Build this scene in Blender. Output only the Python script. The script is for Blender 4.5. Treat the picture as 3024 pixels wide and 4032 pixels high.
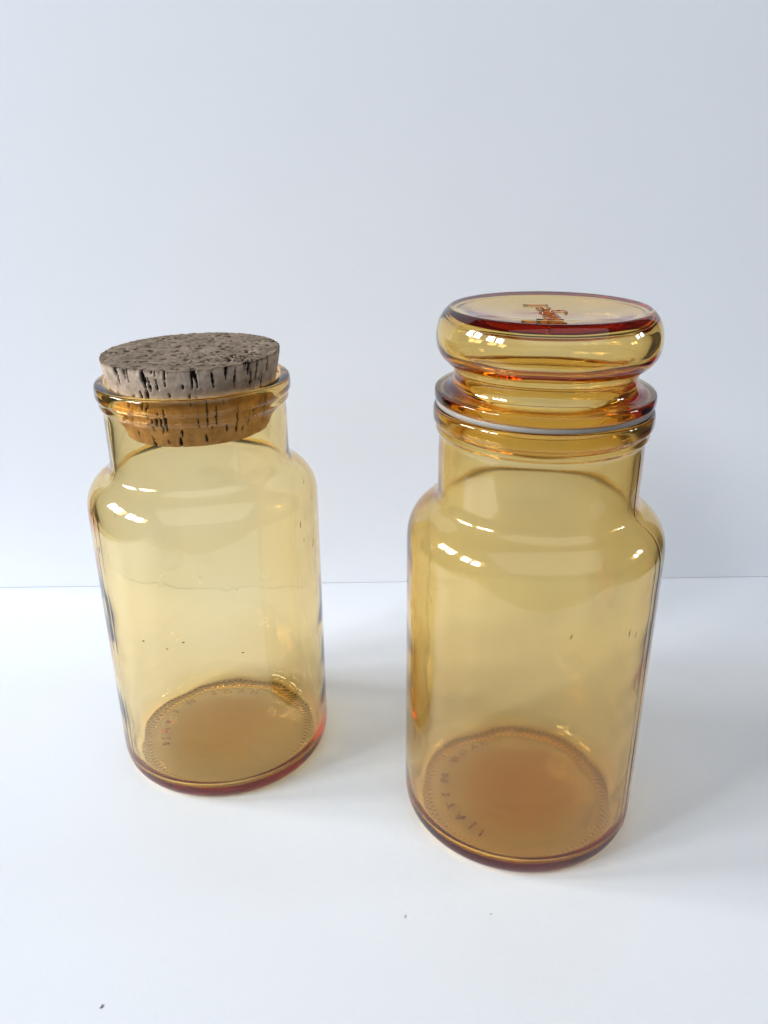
import bpy, bmesh, math, random
from mathutils import Vector, Matrix, noise
R = math.radians
scene = bpy.context.scene
for o in list(bpy.data.objects):
    bpy.data.objects.remove(o)
C = scene.collection

# ---------------------------------------------------------------- camera
cam_d = bpy.data.cameras.new('camera')
cam = bpy.data.objects.new('camera', cam_d)
C.objects.link(cam)
cam_d.sensor_fit = 'VERTICAL'
cam_d.sensor_height = 36.0
cam_d.sensor_width = 27.0
cam_d.lens = 3223.5 / 4032 * 36.0
cam_d.clip_start = 0.01
cam_d.clip_end = 100
cam.matrix_world = (Matrix.Translation((0, 0, 0.28205)) @ Matrix.Rotation(R(90) - 0.4096, 4, 'X')
                    @ Matrix.Rotation(-0.0069, 4, 'Z'))
scene.camera = cam

# ---------------------------------------------------------------- world: dim grey room light
world = bpy.data.worlds.new('World')
scene.world = world
world.use_nodes = True
bg = world.node_tree.nodes['Background']
bg.inputs[0].default_value = (0.80, 0.88, 1.0, 1)
bg.inputs[1].default_value = 0.07

# ---------------------------------------------------------------- window daylight: lamps, one per pane
aim = Vector((0.0, 0.33, 0.06))
def window(centre, cols, pane_w, pane_h, radiance, col):
    centre = Vector(centre)
    fwd = aim - centre
    fwd.z = 0
    fwd.normalize()                                    # the window stands upright
    up = Vector((0, 0, 1))
    side = fwd.cross(up)
    rotm = Matrix((side, up, -fwd)).transposed().to_4x4()
    for cx in cols:
        ld = bpy.data.lights.new('window_pane_light', 'AREA')
        ld.shape = 'RECTANGLE'
        ld.size = pane_w
        ld.size_y = pane_h
        ld.energy = radiance * math.pi * pane_w * pane_h
        ld.color = col
        lo = bpy.data.objects.new('window_pane_light', ld)
        C.objects.link(lo)
        lo.matrix_world = Matrix.Translation(centre + side * cx) @ rotm
window((-2.2, -0.17, 1.13), (-0.86, -0.40, 0.30, 0.76), 0.36, 0.58, 43.0, (0.975, 0.985, 1.0))
window((2.1, 0.40, 0.78), (-0.12, 0.12), 0.16, 0.24, 30.0, (0.975, 0.985, 1.0))
# added soft fill lamp above and behind the camera, evening out the light
ld = bpy.data.lights.new('added_fill_light', 'AREA')
ld.shape = 'RECTANGLE'
ld.size, ld.size_y = 4.6, 3.2
ld.energy = 0.95 * math.pi * 4.6 * 3.2
ld.color = (0.88, 0.94, 1.0)
lo = bpy.data.objects.new('added_fill_light', ld)
C.objects.link(lo)
lo.location = (0.3, -1.4, 2.4)
lo.rotation_euler = (Vector((0.3, -1.4, 2.4)) - Vector((0, 0.4, 0.1))).to_track_quat('Z', 'Y').to_euler()

# ---------------------------------------------------------------- exposure and renderer
vs = scene.view_settings
vs.view_transform = 'Standard'
vs.look = 'None'
vs.exposure = 0.07
vs.gamma = 1.0
vs.use_curve_mapping = False
scene.render.engine = 'CYCLES'
cy = scene.cycles
cy.use_denoising = True
cy.use_adaptive_sampling = True
cy.adaptive_threshold = 0.02
cy.max_bounces = 24
cy.transmission_bounces = 24
cy.glossy_bounces = 12
cy.diffuse_bounces = 5
cy.caustics_reflective = True
cy.caustics_refractive = True
cy.blur_glossy = 0.2
cy.sample_clamp_indirect = 12

# ---------------------------------------------------------------- helpers
def tag(o, label=None, cat=None, group=None, kind=None):
    if label: o['label'] = label
    if cat: o['category'] = cat
    if group: o['group'] = group
    if kind: o['kind'] = kind
    return o

def empty(name, loc):
    o = bpy.data.objects.new(name, None)
    o.empty_display_size = 0.01
    o.location = loc
    C.objects.link(o)
    return o

def mesh_obj(name, verts, faces, mat, parent=None, smooth=True):
    me = bpy.data.meshes.new(name)
    me.from_pydata(verts, [], faces)
    me.update()
    if smooth:
        me.polygons.foreach_set('use_smooth', [True] * len(me.polygons))
    me.materials.append(mat)
    o = bpy.data.objects.new(name, me)
    C.objects.link(o)
    if parent: o.parent = parent
    return o

def smooth_profile(pts, step):
    """Catmull-Rom through (r, z[, 'c']) points; a point marked 'c' is a corner."""
    out = []
    n = len(pts)
    P = [Vector((p[0], p[1])) for p in pts]
    corner = [len(p) > 2 for p in pts]
    for i in range(n - 1):
        p1, p2 = P[i], P[i + 1]
        p0 = P[i - 1] if i > 0 and not corner[i] else p1 * 2 - p2
        p3 = P[i + 2] if i + 2 < n and not corner[i + 1] else p2 * 2 - p1
        d = (p2 - p1).length
        t0 = 0.0
        t1 = max((p1 - p0).length, 1e-6) ** .5
        t2 = t1 + max(d, 1e-6) ** .5
        t3 = t2 + max((p3 - p2).length, 1e-6) ** .5
        k = max(2, int(d / step))
        for j in range(k):
            t = t1 + (t2 - t1) * j / k
            a1 = p0 * ((t1 - t) / (t1 - t0)) + p1 * ((t - t0) / (t1 - t0))
            a2 = p1 * ((t2 - t) / (t2 - t1)) + p2 * ((t - t1) / (t2 - t1))
            a3 = p2 * ((t3 - t) / (t3 - t2)) + p3 * ((t - t2) / (t3 - t2))
            b1 = a1 * ((t2 - t) / (t2 - t0)) + a2 * ((t - t0) / (t2 - t0))
            b2 = a2 * ((t3 - t) / (t3 - t1)) + a3 * ((t - t1) / (t3 - t1))
            q = b1 * ((t2 - t) / (t2 - t1)) + b2 * ((t - t1) / (t2 - t1))
            out.append((max(q.x, 0.0), q.y))
    out.append((P[-1].x, P[-1].y))
    return out

def lathe(prof, seg, disp=None, closed=False):
    """prof: list of (r, z) in mm; disp(r, z, theta, i) -> (dr, dz). Returns verts in metres, faces."""
    V, F, rows = [], [], []
    for i, (r, z) in enumerate(prof):
        if r < 1e-4 and not closed:
            V.append((0, 0, z / 1000)); rows.append([len(V) - 1])
            continue
        row = []
        for k in range(seg):
            th = 2 * math.pi * k / seg
            dr, dz = disp(r, z, th, i) if disp else (0, 0)
            rr = (r + dr) / 1000
            V.append((rr * math.cos(th), rr * math.sin(th), (z + dz) / 1000))
            row.append(len(V) - 1)
        rows.append(row)
    m = len(rows)
    for i in range(m if closed else m - 1):
        a, b = rows[i], rows[(i + 1) % m]
        if len(a) == 1 and len(b) == 1: continue
        for k in range(seg):
            k2 = (k + 1) % seg
            if len(a) == 1: F.append((a[0], b[k2], b[k]))
            elif len(b) == 1: F.append((a[k], a[k2], b[0]))
            else: F.append((a[k], a[k2], b[k2], b[k]))
    return V, F

# ---------------------------------------------------------------- materials
def new_mat(name):
    m = bpy.data.materials.new(name)
    m.use_nodes = True
    nt = m.node_tree
    for n in list(nt.nodes): nt.nodes.remove(n)
    out = nt.nodes.new('ShaderNodeOutputMaterial')
    return m, nt, out

def glass_mat(name, sigma, bump=0.0, marks=False):
    """sigma: absorption per metre (r, g, b)"""
    m, nt, out = new_mat(name)
    g = nt.nodes.new('ShaderNodeBsdfGlass')
    g.inputs['IOR'].default_value = 1.5
    at = nt.nodes.new('ShaderNodeAttribute')
    at.attribute_name = 'haze'                # a little dust film on the inside of the glass
    nt.links.new(at.outputs['Fac'], g.inputs['Roughness'])
    g.inputs['Color'].default_value = (1, 1, 1, 1)
    va = nt.nodes.new('ShaderNodeVolumeAbsorption')
    d = max(sigma) * 1.02
    va.inputs['Density'].default_value = d
    va.inputs['Color'].default_value = tuple(1 - s / d for s in sigma) + (1,)
    nt.links.new(g.outputs[0], out.inputs['Surface'])
    nt.links.new(va.outputs[0], out.inputs['Volume'])
    if bump:
        tc = nt.nodes.new('ShaderNodeTexCoord')
        n1 = nt.nodes.new('ShaderNodeTexNoise')
        n1.inputs['Scale'].default_value = 55
        n1.inputs['Detail'].default_value = 2
        nt.links.new(tc.outputs['Object'], n1.inputs['Vector'])
        b = nt.nodes.new('ShaderNodeBump')
        b.inputs['Strength'].default_value = bump
        b.inputs['Distance'].default_value = 0.001
        nt.links.new(n1.outputs['Fac'], b.inputs['Height'])
        last = b
        if marks:      # small mould marks in a belt under the shoulder
            mp = nt.nodes.new('ShaderNodeMapping')
            mp.inputs['Scale'].default_value = (1, 1, 0.45)
            nt.links.new(tc.outputs['Object'], mp.inputs['Vector'])
            vz = nt.nodes.new('ShaderNodeTexVoronoi')
            vz.inputs['Scale'].default_value = 210
            nt.links.new(mp.outputs[0], vz.inputs['Vector'])
            lt = nt.nodes.new('ShaderNodeMapRange')
            lt.inputs['From Min'].default_value = 0.07
            lt.inputs['From Max'].default_value = 0.22
            lt.inputs['To Min'].default_value = 1
            lt.inputs['To Max'].default_value = 0
            nt.links.new(vz.outputs['Distance'], lt.inputs['Value'])
            n2 = nt.nodes.new('ShaderNodeTexNoise')
            n2.inputs['Scale'].default_value = 60
            nt.links.new(tc.outputs['Object'], n2.inputs['Vector'])
            g2 = nt.nodes.new('ShaderNodeMapRange')
            g2.inputs['From Min'].default_value = 0.56
            g2.inputs['From Max'].default_value = 0.66
            nt.links.new(n2.outputs['Fac'], g2.inputs['Value'])
            sx = nt.nodes.new('ShaderNodeSeparateXYZ')
            nt.links.new(tc.outputs['Object'], sx.inputs[0])
            zr = nt.nodes.new('ShaderNodeMapRange')     # belt around z = 0.125
            zr.interpolation_type = 'SMOOTHSTEP'
            ab = nt.nodes.new('ShaderNodeMath'); ab.operation = 'SUBTRACT'; ab.inputs[1].default_value = 0.125
            nt.links.new(sx.outputs['Z'], ab.inputs[0])
            aa = nt.nodes.new('ShaderNodeMath'); aa.operation = 'ABSOLUTE'
            nt.links.new(ab.outputs[0], aa.inputs[0])
            zr.inputs['From Min'].default_value = 0.006
            zr.inputs['From Max'].default_value = 0.018
            zr.inputs['To Min'].default_value = 1
            zr.inputs['To Max'].default_value = 0
            nt.links.new(aa.outputs[0], zr.inputs['Value'])
            m1 = nt.nodes.new('ShaderNodeMath'); m1.operation = 'MULTIPLY'
            m2 = nt.nodes.new('ShaderNodeMath'); m2.operation = 'MULTIPLY'
            nt.links.new(lt.outputs[0], m1.inputs[0]); nt.links.new(g2.outputs[0], m1.inputs[1])
            nt.links.new(m1.outputs[0], m2.inputs[0]); nt.links.new(zr.outputs[0], m2.inputs[1])
            b2 = nt.nodes.new('ShaderNodeBump')
            b2.inputs['Strength'].default_value = 0.5
            b2.inputs['Distance'].default_value = 0.0006
            nt.links.new(m2.outputs[0], b2.inputs['Height'])
            nt.links.new(b.outputs[0], b2.inputs['Normal'])
            last = b2
        nt.links.new(last.outputs[0], g.inputs['Normal'])
    return m

AMBER = (16.0, 61.0, 205.0)
M_jar_pale = glass_mat('pale_amber_glass', (14.0, 46.5, 148.0), bump=0.05, marks=True)
M_jar_deep = glass_mat('deep_amber_glass', AMBER, bump=0.05, marks=True)
M_lid = glass_mat('amber_lid_glass', tuple(s * 0.95 for s in AMBER), bump=0.03)
M_letter = glass_mat('amber_letter_glass', tuple(s * 40 for s in AMBER))

def board_mat(name, col, rough, grain):
    m, nt, out = new_mat(name)
    p = nt.nodes.new('ShaderNodeBsdfPrincipled')
    tc = nt.nodes.new('ShaderNodeTexCoord')
    n = nt.nodes.new('ShaderNodeTexNoise')
    n.inputs['Scale'].default_value = 14
    n.inputs['Detail'].default_value = 6
    nt.links.new(tc.outputs['Object'], n.inputs['Vector'])
    mx = nt.nodes.new('ShaderNodeMix'); mx.data_type = 'RGBA'
    mx.inputs['A'].default_value = tuple(c * 0.975 for c in col) + (1,)
    mx.inputs['B'].default_value = tuple(min(1, c * 1.012) for c in col) + (1,)
    nt.links.new(n.outputs['Fac'], mx.inputs['Factor'])
    nt.links.new(mx.outputs['Result'], p.inputs['Base Color'])
    p.inputs['Roughness'].default_value = rough
    p.inputs['Specular IOR Level'].default_value = 0.3
    n2 = nt.nodes.new('ShaderNodeTexNoise')
    n2.inputs['Scale'].default_value = grain
    n2.inputs['Detail'].default_value = 5
    nt.links.new(tc.outputs['Object'], n2.inputs['Vector'])
    b = nt.nodes.new('ShaderNodeBump')
    b.inputs['Strength'].default_value = 0.12
    b.inputs['Distance'].default_value = 0.0006
    nt.links.new(n2.outputs['Fac'], b.inputs['Height'])
    nt.links.new(b.outputs[0], p.inputs['Normal'])
    nt.links.new(p.outputs[0], out.inputs['Surface'])
    return m

M_table = board_mat('white_table_paint', (0.725, 0.755, 0.80), 0.42, 420)
M_wall = board_mat('white_wall_paint', (0.815, 0.85, 0.91), 0.6, 300)

def plain_mat(name, col, rough):
    m, nt, out = new_mat(name)
    p = nt.nodes.new('ShaderNodeBsdfPrincipled')
    tc = nt.nodes.new('ShaderNodeTexCoord')
    n = nt.nodes.new('ShaderNodeTexNoise')
    n.inputs['Scale'].default_value = 250
    nt.links.new(tc.outputs['Object'], n.inputs['Vector'])
    mx = nt.nodes.new('ShaderNodeMix'); mx.data_type = 'RGBA'
    mx.inputs['A'].default_value = tuple(c * 0.85 for c in col) + (1,)
    mx.inputs['B'].default_value = tuple(min(1, c * 1.1) for c in col) + (1,)
    nt.links.new(n.outputs['Fac'], mx.inputs['Factor'])
    nt.links.new(mx.outputs['Result'], p.inputs['Base Color'])
    p.inputs['Roughness'].default_value = rough
    nt.links.new(p.outputs[0], out.inputs['Surface'])
    return m

M_gasket = plain_mat('white_plastic', (0.30, 0.275, 0.245), 0.5)
M_crumb = plain_mat('brown_crumb', (0.10, 0.06, 0.03), 0.8)
M_pale_speck = plain_mat('pale_grey_speck', (0.42, 0.42, 0.43), 0.8)
M_speck = plain_mat('grey_speck', (0.16, 0.15, 0.15), 0.8)

def cork_mat():
    m, nt, out = new_mat('cork')
    p = nt.nodes.new('ShaderNodeBsdfPrincipled')
    p.inputs['Roughness'].default_value = 0.9
    p.inputs['Specular IOR Level'].default_value = 0.15
    tc = nt.nodes.new('ShaderNodeTexCoord')
    a = nt.nodes.new('ShaderNodeAttribute'); a.attribute_name = 'pore'
    w = nt.nodes.new('ShaderNodeAttribute'); w.attribute_name = 'weathered'
    n = nt.nodes.new('ShaderNodeTexNoise')
    n.inputs['Scale'].default_value = 170; n.inputs['Detail'].default_value = 8; n.inputs['Roughness'].default_value = 0.7
    nt.links.new(tc.outputs['Object'], n.inputs['Vector'])
    def ramp(c0, c1):
        mx = nt.nodes.new('ShaderNodeMix'); mx.data_type = 'RGBA'
        mx.inputs['A'].default_value = c0 + (1,); mx.inputs['B'].default_value = c1 + (1,)
        return mx
    fresh = ramp((0.50, 0.29, 0.145), (0.84, 0.57, 0.34))
    old = ramp((0.09, 0.065, 0.046), (0.30, 0.23, 0.17))
    bleached = ramp((0.25, 0.19, 0.145), (0.54, 0.435, 0.345))
    cr = nt.nodes.new('ShaderNodeMapRange')
    cr.inputs['From Min'].default_value = 0.3; cr.inputs['From Max'].default_value = 0.68
    nt.links.new(n.outputs['Fac'], cr.inputs['Value'])
    for q in (fresh, bleached, old): nt.links.new(cr.outputs[0], q.inputs['Factor'])
    top = ramp((0, 0, 0), (0, 0, 0))
    mid = ramp((0, 0, 0), (0, 0, 0))
    for node, lo_, hi_ in ((mid, 0.0, 0.5), (top, 0.5, 1.0)):
        mr = nt.nodes.new('ShaderNodeMapRange')
        mr.inputs['From Min'].default_value = lo_; mr.inputs['From Max'].default_value = hi_
        nt.links.new(w.outputs['Fac'], mr.inputs['Value'])
        nt.links.new(mr.outputs[0], node.inputs['Factor'])
    nt.links.new(fresh.outputs['Result'], mid.inputs['A']); nt.links.new(bleached.outputs['Result'], mid.inputs['B'])
    nt.links.new(mid.outputs['Result'], top.inputs['A']); nt.links.new(old.outputs['Result'], top.inputs['B'])
    fin = ramp((0, 0, 0), (0.016, 0.011, 0.008))
    pm = nt.nodes.new('ShaderNodeMath'); pm.operation = 'MULTIPLY'; pm.inputs[1].default_value = 1.7; pm.use_clamp = True
    nt.links.new(a.outputs['Fac'], pm.inputs[0])
    nt.links.new(pm.outputs[0], fin.inputs['Factor'])
    nt.links.new(top.outputs['Result'], fin.inputs['A'])
    nt.links.new(fin.outputs['Result'], p.inputs['Base Color'])
    b = nt.nodes.new('ShaderNodeBump')
    b.inputs['Strength'].default_value = 0.6; b.inputs['Distance'].default_value = 0.0008
    nt.links.new(n.outputs['Fac'], b.inputs['Height'])
    nt.links.new(b.outputs[0], p.inputs['Normal'])
    nt.links.new(p.outputs[0], out.inputs['Surface'])
    return m
M_cork = cork_mat()

# ---------------------------------------------------------------- the setting: table top and wall
def slab(name, x0, x1, y0, y1, z0, z1, mat):
    v = [(x, y, z) for z in (z0, z1) for y in (y0, y1) for x in (x0, x1)]
    f = [(0, 2, 3, 1), (4, 5, 7, 6), (0, 1, 5, 4), (2, 6, 7, 3), (0, 4, 6, 2), (1, 3, 7, 5)]
    return mesh_obj(name, v, f, mat, smooth=False)
tab = slab('table_top', -0.42, 0.45, 0.04, 0.60, -0.03, 0.0, M_table)
tag(tab, kind='structure')
wall = slab('wall', -0.335, 0.345, 0.0, 0.03, 0.0003, 0.56, M_wall)
wall.location = (0, 0.5222, 0)
wall.rotation_euler.z = 0.0160
tag(wall, kind='structure')

# ---------------------------------------------------------------- jars
OUTER = [(0, 5.2), (12, 5.0), (24, 4.2), (33, 2.8), (39, 1.0), (41.5, 0.1), (43, 0.0), (46.5, 0.0), (48.3, 0.5),
         (50.2, 2.0), (51.6, 4.6), (52.35, 8.5), (52.5, 13), (52.5, 30), (52.5, 60), (52.5, 95), (52.5, 125), (52.5, 136),
         (52.05, 141), (50.7, 145.2), (48.3, 148.7), (45.2, 151.4), (42.4, 153.2), (40.9, 154.8), (40.25, 157.2), (40.0, 161),
         (40, 168), (40, 175), (40.0, 182.5), (40.3, 183.3), (41.1, 184.1), (41.25, 185.2), (41.1, 186.5),
         (41.3, 187.3), (42.1, 188.0), (42.35, 189.0), (42.35, 191.8), (42.1, 193.2), (41.4, 193.9), (40.2, 194.1), (38.6, 194.1)]
INNER = [(37.4, 193.5), (36.9, 191.8), (36.8, 186), (36.8, 178), (36.8, 168), (36.8, 161), (37.1, 156.4), (38.4, 152.8), (40.6, 150.6),
         (43.3, 148.8), (45.9, 146.5), (47.9, 143.6), (48.9, 140.3), (49.3, 136), (49.3, 126), (49.3, 95), (49.3, 60), (49.3, 30),
         (49.3, 17), (49.0, 11.5), (48.0, 8.4), (46.0, 6.0), (43, 5.1), (38, 5.6), (30, 8.2), (18, 11.8), (0, 13.8)]

def make_jar(loc, seed, label, knurl_rot, seam_th, letters, mat, haze):
    root = empty('glass_jar', loc)
    tag(root, label, 'jar')
    po = smooth_profile(OUTER, 1.1)
    pi = smooth_profile(INNER, 1.3)
    prof = po + pi
    no = len(po)
    off = Vector((seed * 13.7, seed * 5.1, seed * 2.3))
    NK = 96
    def disp(r, z, th, i):
        c, s = math.cos(th), math.sin(th)
        p = Vector((r * c, r * s, z))
        dr = dz = 0.0
        if i < no:
            if r > 47 and z > 6 or z > 120:
                fade = min(1, max(0, (182 - z) / 25))
                dr += 0.10 * fade * noise.noise(p * 0.035 + off)
                d = (th - seam_th + math.pi) % (2 * math.pi) - math.pi       # mould seam
                for dd in (d, abs(d) - math.pi if d > 0 else math.pi - abs(d)):
                    if abs(dd) < 0.03 and z < 180:
                        dr += (0.26 if seed > 2 else 0.07) * math.exp(-(dd / 0.008) ** 2)
            if 40.2 < r < 46.4 and z < 1.5:                                  # stippled bearing ring
                for ring, ph in ((42.0, 0), (43.7, 0.5), (45.3, 0)):
                    e = abs(r - ring)
                    if e < 1.1:
                        a = ((th + knurl_rot) * NK / (2 * math.pi) + ph + (r - ring) * 0.16) % 1.0
                        h = math.exp(-((a - 0.5) / 0.16) ** 2) * (1 - (e / 1.1) ** 2)
                        dz += 1.0 * h
        else:
            if z > 10:
                fade = min(1, max(0.0, (182 - z) / 20)) * min(1, (z - 10) / 20)
                dr += fade * (0.50 * noise.noise(p * 0.026 + off * 2) + 0.16 * noise.noise(p * 0.07 + off))
            else:
                dz += 0.5 * min(1, r / 12) * noise.noise(p * 0.04 + off)
        return dr, dz
    V, F = lathe(prof, 672, disp)
    body = mesh_obj('body', V, F, mat, root)
    hz = body.data.attributes.new('haze', 'FLOAT', 'POINT')
    n_out = 1 + (no - 1) * 672
    hz.data.foreach_set('value', [0.0 if i < n_out else (haze * (0.35 if V[i][2] < 0.02 else 1.0 if V[i][2] < 0.14 else 1.7)) for i in range(len(V))])
    # raised letters on the underside of the base, in the hollow above the table
    for ch, ang in letters:
        cu = bpy.data.curves.new('letter', 'FONT')
        cu.body = ch
        cu.align_x = 'CENTER'; cu.align_y = 'CENTER'
        cu.size = 0.0062
        cu.extrude = 0.00035
        cu.resolution_u = 3
        tmp = bpy.data.objects.new('letter', cu)
        C.objects.link(tmp)
        dg = bpy.context.evaluated_depsgraph_get()
        me = bpy.data.meshes.new_from_object(tmp.evaluated_get(dg))
        bpy.data.objects.remove(tmp); bpy.data.curves.remove(cu)
        me.name = 'letter'
        me.materials.clear(); me.materials.append(M_letter)
        lo = bpy.data.objects.new('letter', me)
        C.objects.link(lo)
        lo.parent = root
        rad = 0.0325
        a = R(ang)
        lo.location = (rad * math.cos(a), rad * math.sin(a), 0.00195)
        lo.rotation_euler = (0, 0, a - math.pi / 2)     # tops point outwards
    return root

# clockwise seen from above, tops outwards
TXT = 'IJATI M BOAN'
def ring_text(start, step):
    out, a = [], start
    for ch in TXT:
        if ch != ' ': out.append((ch, a))
        a -= step * (0.75 if ch in 'I ' else 1.0)
    return out
JL = (-0.08361, 0.35530, 0.0)
JR = (0.06193, 0.30854, 0.0)
jar_cork = make_jar(JL, 1.0, 'amber glass jar with wide neck, closed by a cork', 0.0, R(35), ring_text(205, 13), M_jar_pale, 0.03)
jar_lid = make_jar(JR, 2.4, 'amber glass jar with wide neck, closed by a bun-shaped glass lid', 0.4, R(-33), ring_text(236, 13), M_jar_deep, 0.08)

# ---------------------------------------------------------------- cork
random.seed(7)
def make_cork():
    HT, RT, RB = 33.5, 38.7, 31.4
    NS, NZ, NR = 560, 84, 110
    slits = []
    for _ in range(230):
        L = random.uniform(1.0, 1.0 + 6.5 * random.random())
        slits.append((random.uniform(0, 2 * math.pi), random.uniform(0, HT), L,
                      random.uniform(0.25, 0.75) * (0.7 + L / 10), random.uniform(-.12, .12), random.uniform(.55, 1)))
    for _ in range(34):                                     # longer ones running up to the top edge
        slits.append((random.uniform(0, 2 * math.pi), HT - random.uniform(0, 3), random.uniform(3, 9),
                      random.uniform(0.3, 0.75), random.uniform(-.08, .08), random.uniform(.7, 1)))
    pits = []
    for _ in range(230):
        rr = RT * math.sqrt(random.random()); a = random.uniform(0, 2 * math.pi)
        s = random.choice((0.4, 0.5, 0.6, 0.8, 1.0))
        pits.append((rr * math.cos(a), rr * math.sin(a), s * random.uniform(.8, 1.35), s * .85, random.uniform(-.5, .5), random.uniform(.5, 1)))
    for _ in range(70):                                     # a crumbled patch near the front edge
        pits.append((random.gauss(13, 8), random.gauss(-24, 4.5), random.uniform(.4, 1.3), random.uniform(.3, .8), random.uniform(-.4, .4), random.uniform(.4, .9)))
    cell = {}
    for q in pits:
        for ix in range(int((q[0] - 3) // 3), int((q[0] + 3) // 3) + 1):
            for iy in range(int((q[1] - 3) // 3), int((q[1] + 3) // 3) + 1):
                cell.setdefault((ix, iy), []).append(q)
    def side_pore(th, z):
        v = 0.0
        r = 35.0
        for a, z0, L, w, sl, dep in slits:
            dzz = z - z0
            if abs(dzz) > L: continue
            d = ((th - a + math.pi) % (2 * math.pi) - math.pi) * r - sl * dzz
            ww = w * (1 - (dzz / L) ** 2) * (0.75 + 0.6 * noise.noise(Vector((a * 9, z * 0.7, 3))))
            if ww <= 0.02 or abs(d) > 2 * ww: continue
            v = max(v, dep * max(0, min(1, 1.5 - abs(d) / ww)))
        return v
    def top_pore(x, y):
        v = 0.0
        for px, py, sx, sy, rt, dep in cell.get((int(x // 3), int(y // 3)), ()):
            dx, dy = x - px, y - py
            u = dx * math.cos(rt) + dy * math.sin(rt); w = -dx * math.sin(rt) + dy * math.cos(rt)
            e = (u / sx) ** 2 + (w / sy) ** 2
            e *= 0.8 + 0.5 * noise.noise(Vector((x * 1.3, y * 1.3, 1)))
            if e < 1.6: v = max(v, dep * min(1, 1.6 - e))
        return v
    V, F, pore, wea = [], [], [], []
    rows = []
    # bottom centre
    V.append((0, 0, 0)); pore.append(0); wea.append(0.2)
    for q in range(1, 14):
        rr = RB * q / 14
        row = []
        for k in range(NS):
            th = 2 * math.pi * k / NS
            V.append((rr * math.cos(th), rr * math.sin(th), 0.25 * noise.noise(Vector((rr * math.cos(th) * .4, rr * math.sin(th) * .4, 8)))))
            pore.append(0); wea.append(0.2); row.append(len(V) - 1)
        rows.append(row)
    for j in range(NZ + 1):
        t = j / NZ
        z = HT * t
        row = []
        for k in range(NS):
            th = 2 * math.pi * k / NS
            r = RB + (RT - RB) * t
            ed = min(t, 1 - t) * HT
            c, s = math.cos(th), math.sin(th)
            chip = 0.0
            nn = noise.noise(Vector((c * 11, s * 11, 1.0 if t > .5 else 5.0)))
            n2 = noise.noise(Vector((c * 34, s * 34, 2.0 if t > .5 else 6.0)))
            if ed < 3:
                chip = max(0, 0.25 + 0.8 * nn + 0.5 * n2) * (1 - ed / 3) ** 1.6
            pv = side_pore(th, z)
            rad = r + 0.25 * noise.noise(Vector((c * 4, s * 4, z * .08))) + 0.12 * noise.noise(Vector((c * 26, s * 26, z * .5))) - 1.3 * chip - 1.6 * pv
            zz = z + (0.35 * n2 + 0.4 * nn) * (1 if ed < .5 else 0) * (1 if t > .5 else -1)
            V.append((rad * c, rad * s, zz)); pore.append(pv); wea.append(max(0.0, min(1, (z - 19.5) / 3)) * 0.5 + 0.5 * max(0, 1 - ed / 1.2) * (t > .5))
            row.append(len(V) - 1)
        rows.append(row)
    for q in range(1, NR):
        t = 1 - q / NR
        row = []
        for k in range(NS):
            th = 2 * math.pi * k / NS
            c, s = math.cos(th), math.sin(th)
            x, y = (RT - .4) * t * c, (RT - .4) * t * s
            pv = top_pore(x, y)
            z = HT + 0.55 * noise.noise(Vector((x * .09, y * .09, 4))) + 0.22 * noise.noise(Vector((x * .5, y * .5, 2))) - 1.5 * pv
            d2 = ((x - 13) / 11) ** 2 + ((y + 25) / 6) ** 2
            z -= 0.8 * math.exp(-d2)
            edge = max(0, (t - .93) / .07)
            n2 = noise.noise(Vector((c * 34, s * 34, 2.0))); nn = noise.noise(Vector((c * 11, s * 11, 1.0)))
            z = z * (1 - edge) + (HT + .35 * n2 + .4 * nn - 1.0 * pv) * edge
            V.append((x, y, z)); pore.append(pv); wea.append(1.0); row.append(len(V) - 1)
        rows.append(row)
    V.append((0, 0, HT)); pore.append(0); wea.append(1)
    V = [(a / 1000, b / 1000, c / 1000) for a, b, c in V]
    last = len(V) - 1
    for k in range(NS):
        F.append((0, rows[0][(k + 1) % NS], rows[0][k]))
        F.append((rows[-1][k], rows[-1][(k + 1) % NS], last))
    for a, b in zip(rows[:-1], rows[1:]):
        for k in range(NS):
            k2 = (k + 1) % NS
            F.append((a[k], a[k2], b[k2], b[k]))
    o = mesh_obj('cork_stopper', V, F, M_cork)
    me = o.data
    for nm, dat in (('pore', pore), ('weathered', wea)):
        at = me.attributes.new(nm, 'FLOAT', 'POINT')
        at.data.foreach_set('value', dat)
    return o
cork = make_cork()
cork.location = (JL[0] + 0.0006, JL[1] - 0.0002, 0.1719)
cork.rotation_euler = (R(-0.3), R(-0.8), R(25))
tag(cork, 'weathered brown cork stopper pressed into the neck of an amber jar', 'cork')

# ---------------------------------------------------------------- glass lid
LOUT = [(30.6, 185.0), (31.5, 183.8), (33.0, 183.4), (34.2, 184.0), (34.7, 186), (34.9, 192), (35.2, 195.6), (36.2, 196.3), (38, 196.4), (41.3, 196.4),
        (41.85, 196.8), (42.0, 197.6), (42.0, 199.2), (41.8, 200.1), (41.2, 200.5), (39.3, 200.6), (37.2, 201.0), (35.6, 202.4), (34.8, 205.0),
        (34.9, 207.6), (36.0, 209.6), (38.4, 211.4), (40.6, 214.2), (41.7, 218.0), (41.8, 221.0), (41.1, 225.0), (39.5, 228.4),
        (37.8, 230.2), (37.0, 230.75), (36.2, 230.85), (35.2, 230.65), (33.5, 230.4), (28, 229.65), (20, 228.7), (10, 228.0), (0, 227.75)]
LIN = [(0, 223.2), (10, 223.4), (20, 224.0), (28, 225.2), (32.3, 226.2), (34.7, 226.5), (36.6, 225.6), (38.0, 223.0), (38.4, 219.8), (37.9, 217.0),
       (36.4, 214.9), (34.0, 212.8), (32.0, 210.4), (31.0, 206.8), (30.9, 203), (30.8, 197), (30.6, 190), (30.6, 185.0)]
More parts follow.
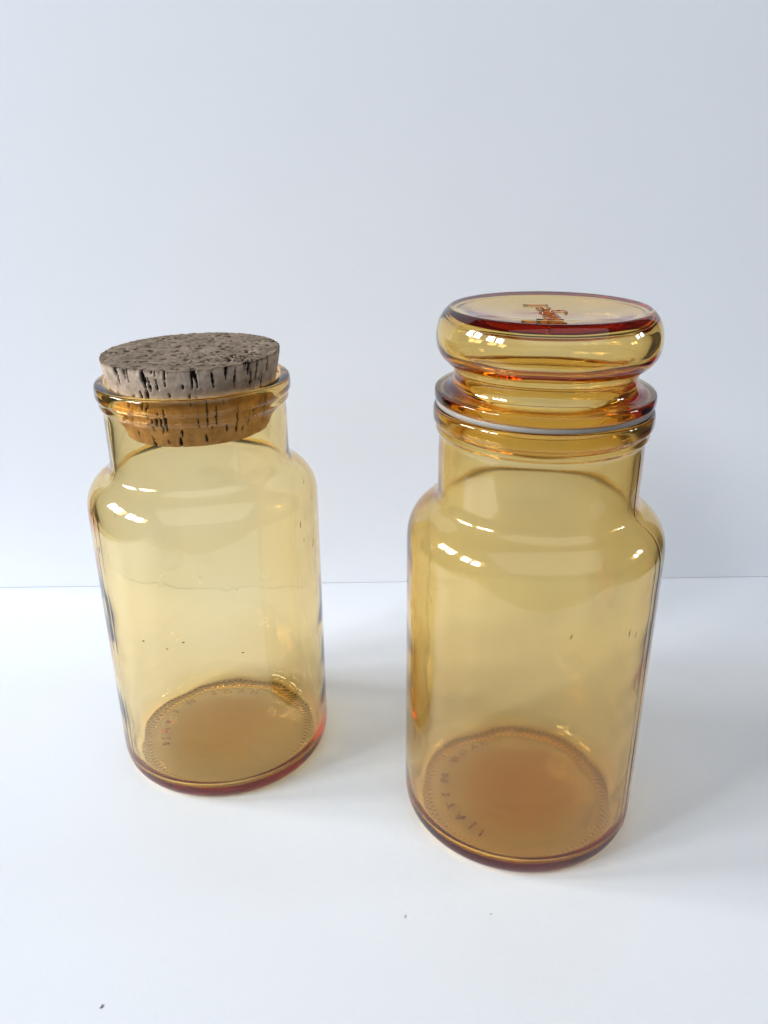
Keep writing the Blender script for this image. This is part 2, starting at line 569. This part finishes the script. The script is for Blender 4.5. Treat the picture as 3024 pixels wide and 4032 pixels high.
lid = empty('jar_lid', (JR[0], JR[1], 0.1942))
tag(lid, 'bun-shaped amber glass lid with dished top, seated on the neck of a jar', 'lid')
po = smooth_profile(LOUT, 0.8)
pn = smooth_profile(LIN, 0.9)
prof = [(r, z - 194.2) for r, z in po + pn[1:-1]]
nlo = len(po)
def ldisp(r, z, th, i):
    p = Vector((r * math.cos(th), r * math.sin(th), z))
    if i > nlo:
        n = noise.noise(p * 0.05 + Vector((3, 9, 1)))
        return (0.35 * n if r > 26 else 0, 0.35 * n * min(1, r / 10) if z > 18 else 0)
    return (0.05 * noise.noise(p * 0.06), 0)
# the section is one closed loop that touches the axis twice: lathe it open, then weld the loop's ends
V, F = lathe(prof, 420, ldisp)
first = list(range(420)); lastrow = list(range(len(V) - 420, len(V)))
for k in range(420):
    k2 = (k + 1) % 420
    F.append((lastrow[k], lastrow[k2], first[k2], first[k]))
mesh_obj('knob', V, [tuple(f) for f in F], M_lid, lid)
gp = [(35.3, 194.25), (41.0, 194.25), (41.35, 194.6), (41.35, 195.9), (41.0, 196.35), (36.6, 196.35), (35.4, 195.3)]
V, F = lathe([(r, z - 194.2) for r, z in gp], 256, closed=True)
mesh_obj('gasket', V, F, M_gasket, lid)

# raised handwriting in the dish, reading away from the camera
def dish_z(r):
    best = None
    for (r0, z0), (r1, z1) in zip(po[:-1], po[1:]):
        if z0 > 222 and z1 > 222 and r0 <= 33 and min(r0, r1) <= r <= max(r0, r1):
            t = 0 if r1 == r0 else (r - r0) / (r1 - r0)
            best = z0 + (z1 - z0) * t
    return best if best else 223.1
def arc(cx, cy, rx, ry, a0, a1, n=10):
    return [(cx + rx * math.cos(R(a0 + (a1 - a0) * i / n)), cy + ry * math.sin(R(a0 + (a1 - a0) * i / n))) for i in range(n + 1)]
GLYPH = {       # unit: x-height = 1, baseline y = 0
    'h': [[(0, 1.9), (0, 0)], arc(.38, .6, .38, .4, 180, 0, 8) + [(.76, 0)]],
    'a': [arc(.42, .5, .42, .5, 60, 360, 14), [(.84, 1), (.84, 0)]],
    'g': [arc(.42, .5, .42, .5, 40, 400, 14), [(.84, 1), (.84, -.55)] + arc(.42, -.55, .42, .4, 0, -150, 8)],
    'e': [[(.05, .55), (.8, .62)] + arc(.42, .5, .42, .5, 15, 320, 14)],
    'l': [[(0, 1.9), (0, 0)]],
}
U, UR = 5.1, 6.7            # letter height and reading pitch, mm per unit
def tube(pts, rad):
    Vv, Ff = [], []
    n = len(pts)
    for i, p in enumerate(pts):
        d = (pts[min(i + 1, n - 1)] - pts[max(i - 1, 0)]).normalized()
        s = d.cross(Vector((0, 0, 1))).normalized(); u = s.cross(d)
        for k in range(8):
            a = 2 * math.pi * k / 8
            Vv.append(tuple(p + (s * math.cos(a) + u * math.sin(a) * 0.5) * rad))
    for i in range(n - 1):
        for k in range(8):
            k2 = (k + 1) % 8
            Ff.append((i * 8 + k, (i + 1) * 8 + k, (i + 1) * 8 + k2, i * 8 + k2))
    Ff.append(tuple(range(8))); Ff.append(tuple(reversed(range((n - 1) * 8, n * 8))))
    return Vv, Ff
cur = -15.0
for ch in 'hagel':
    Vv, Ff, wmax = [], [], 0
    for stroke in GLYPH[ch]:
        pts = []
        for (gx, gy), (hx, hy) in zip(stroke[:-1], stroke[1:]):
            for t in (0, .34, .67): pts.append((gx + (hx - gx) * t, gy + (hy - gy) * t))
        pts.append(stroke[-1])
        P3 = []
        for gx, gy in pts:
            wmax = max(wmax, gx)
            ly = cur + gx * UR             # reading direction: away from the camera
            lx = -(gy - 0.45) * U                # tops to the left
            P3.append(Vector((lx / 1000, ly / 1000, (dish_z(math.hypot(lx, ly)) - 194.2 + 0.30) / 1000)))
        v, f = tube(P3, 0.00044)
        b = len(Vv)
        Vv += v; Ff += [tuple(i + b for i in q) for q in f]
    mesh_obj('letter', Vv, Ff, M_letter, lid)
    cur += (wmax + 0.32) * UR

# ---------------------------------------------------------------- crumbs and specks
def crumb(name, loc, size, rot, mat, label, cat, group, squash=(1, 1, 1), seed=0):
    bm = bmesh.new()
    bmesh.ops.create_icosphere(bm, subdivisions=2, radius=1)
    for v in bm.verts:
        v.co *= 1 + 0.45 * noise.noise(v.co * 1.7 + Vector((seed, 2, 3)))
        v.co = Vector((v.co.x * squash[0], v.co.y * squash[1], v.co.z * squash[2])) * size
        v.co.y += 0.35 * v.co.x * v.co.x / max(size * squash[0], 1e-6) if squash[0] > 3 else 0
    me = bpy.data.meshes.new(name)
    bm.to_mesh(me); bm.free()
    me.materials.append(mat)
    o = bpy.data.objects.new(name, me)
    C.objects.link(o)
    o.location = loc; o.rotation_euler = rot
    return tag(o, label, cat, group)
LC = 'tiny dark cork crumb stuck inside the wall of the cork-stoppered jar'
for k, (az, z) in enumerate(((-118, 0.0855), (-104, 0.084), (-95, 0.088), (-66, 0.080))):
    a = R(az); rr = 0.0488
    crumb('cork_crumb', (JL[0] + rr * math.cos(a), JL[1] + rr * math.sin(a), z), (0.00045, 0.00035, 0.00042, 0.00035)[k],
          (0, R(20), a), M_crumb, LC, 'crumb', 'crumbs inside the corked jar', (0.6, 1.5, .8), k)
SPK = [((-0.1035, 0.2010, 0.0002), 0.0003, (3.2, 1, .5), R(70), 'short dark fibre lying on the white table, on its own', 'fibre'),
       ((0.0074, 0.2386, 0.0002), 0.00022, (4.2, .7, .6), R(80), 'thin pale grey fibre lying on the table before the lidded jar', 'fibre'),
       ((0.0421, 0.2394, 0.0002), 0.0003, (1.4, .8, .5), R(20), 'small grey dust speck on the table before the lidded jar', 'speck')]
for k, (loc, s, sq, rz, lab, cat) in enumerate(SPK):
    crumb('dust_fibre' if cat == 'fibre' else 'dust_speck', loc, s, (0, 0, rz), M_speck if k == 0 else M_pale_speck, lab, cat, None, sq, k + 5)
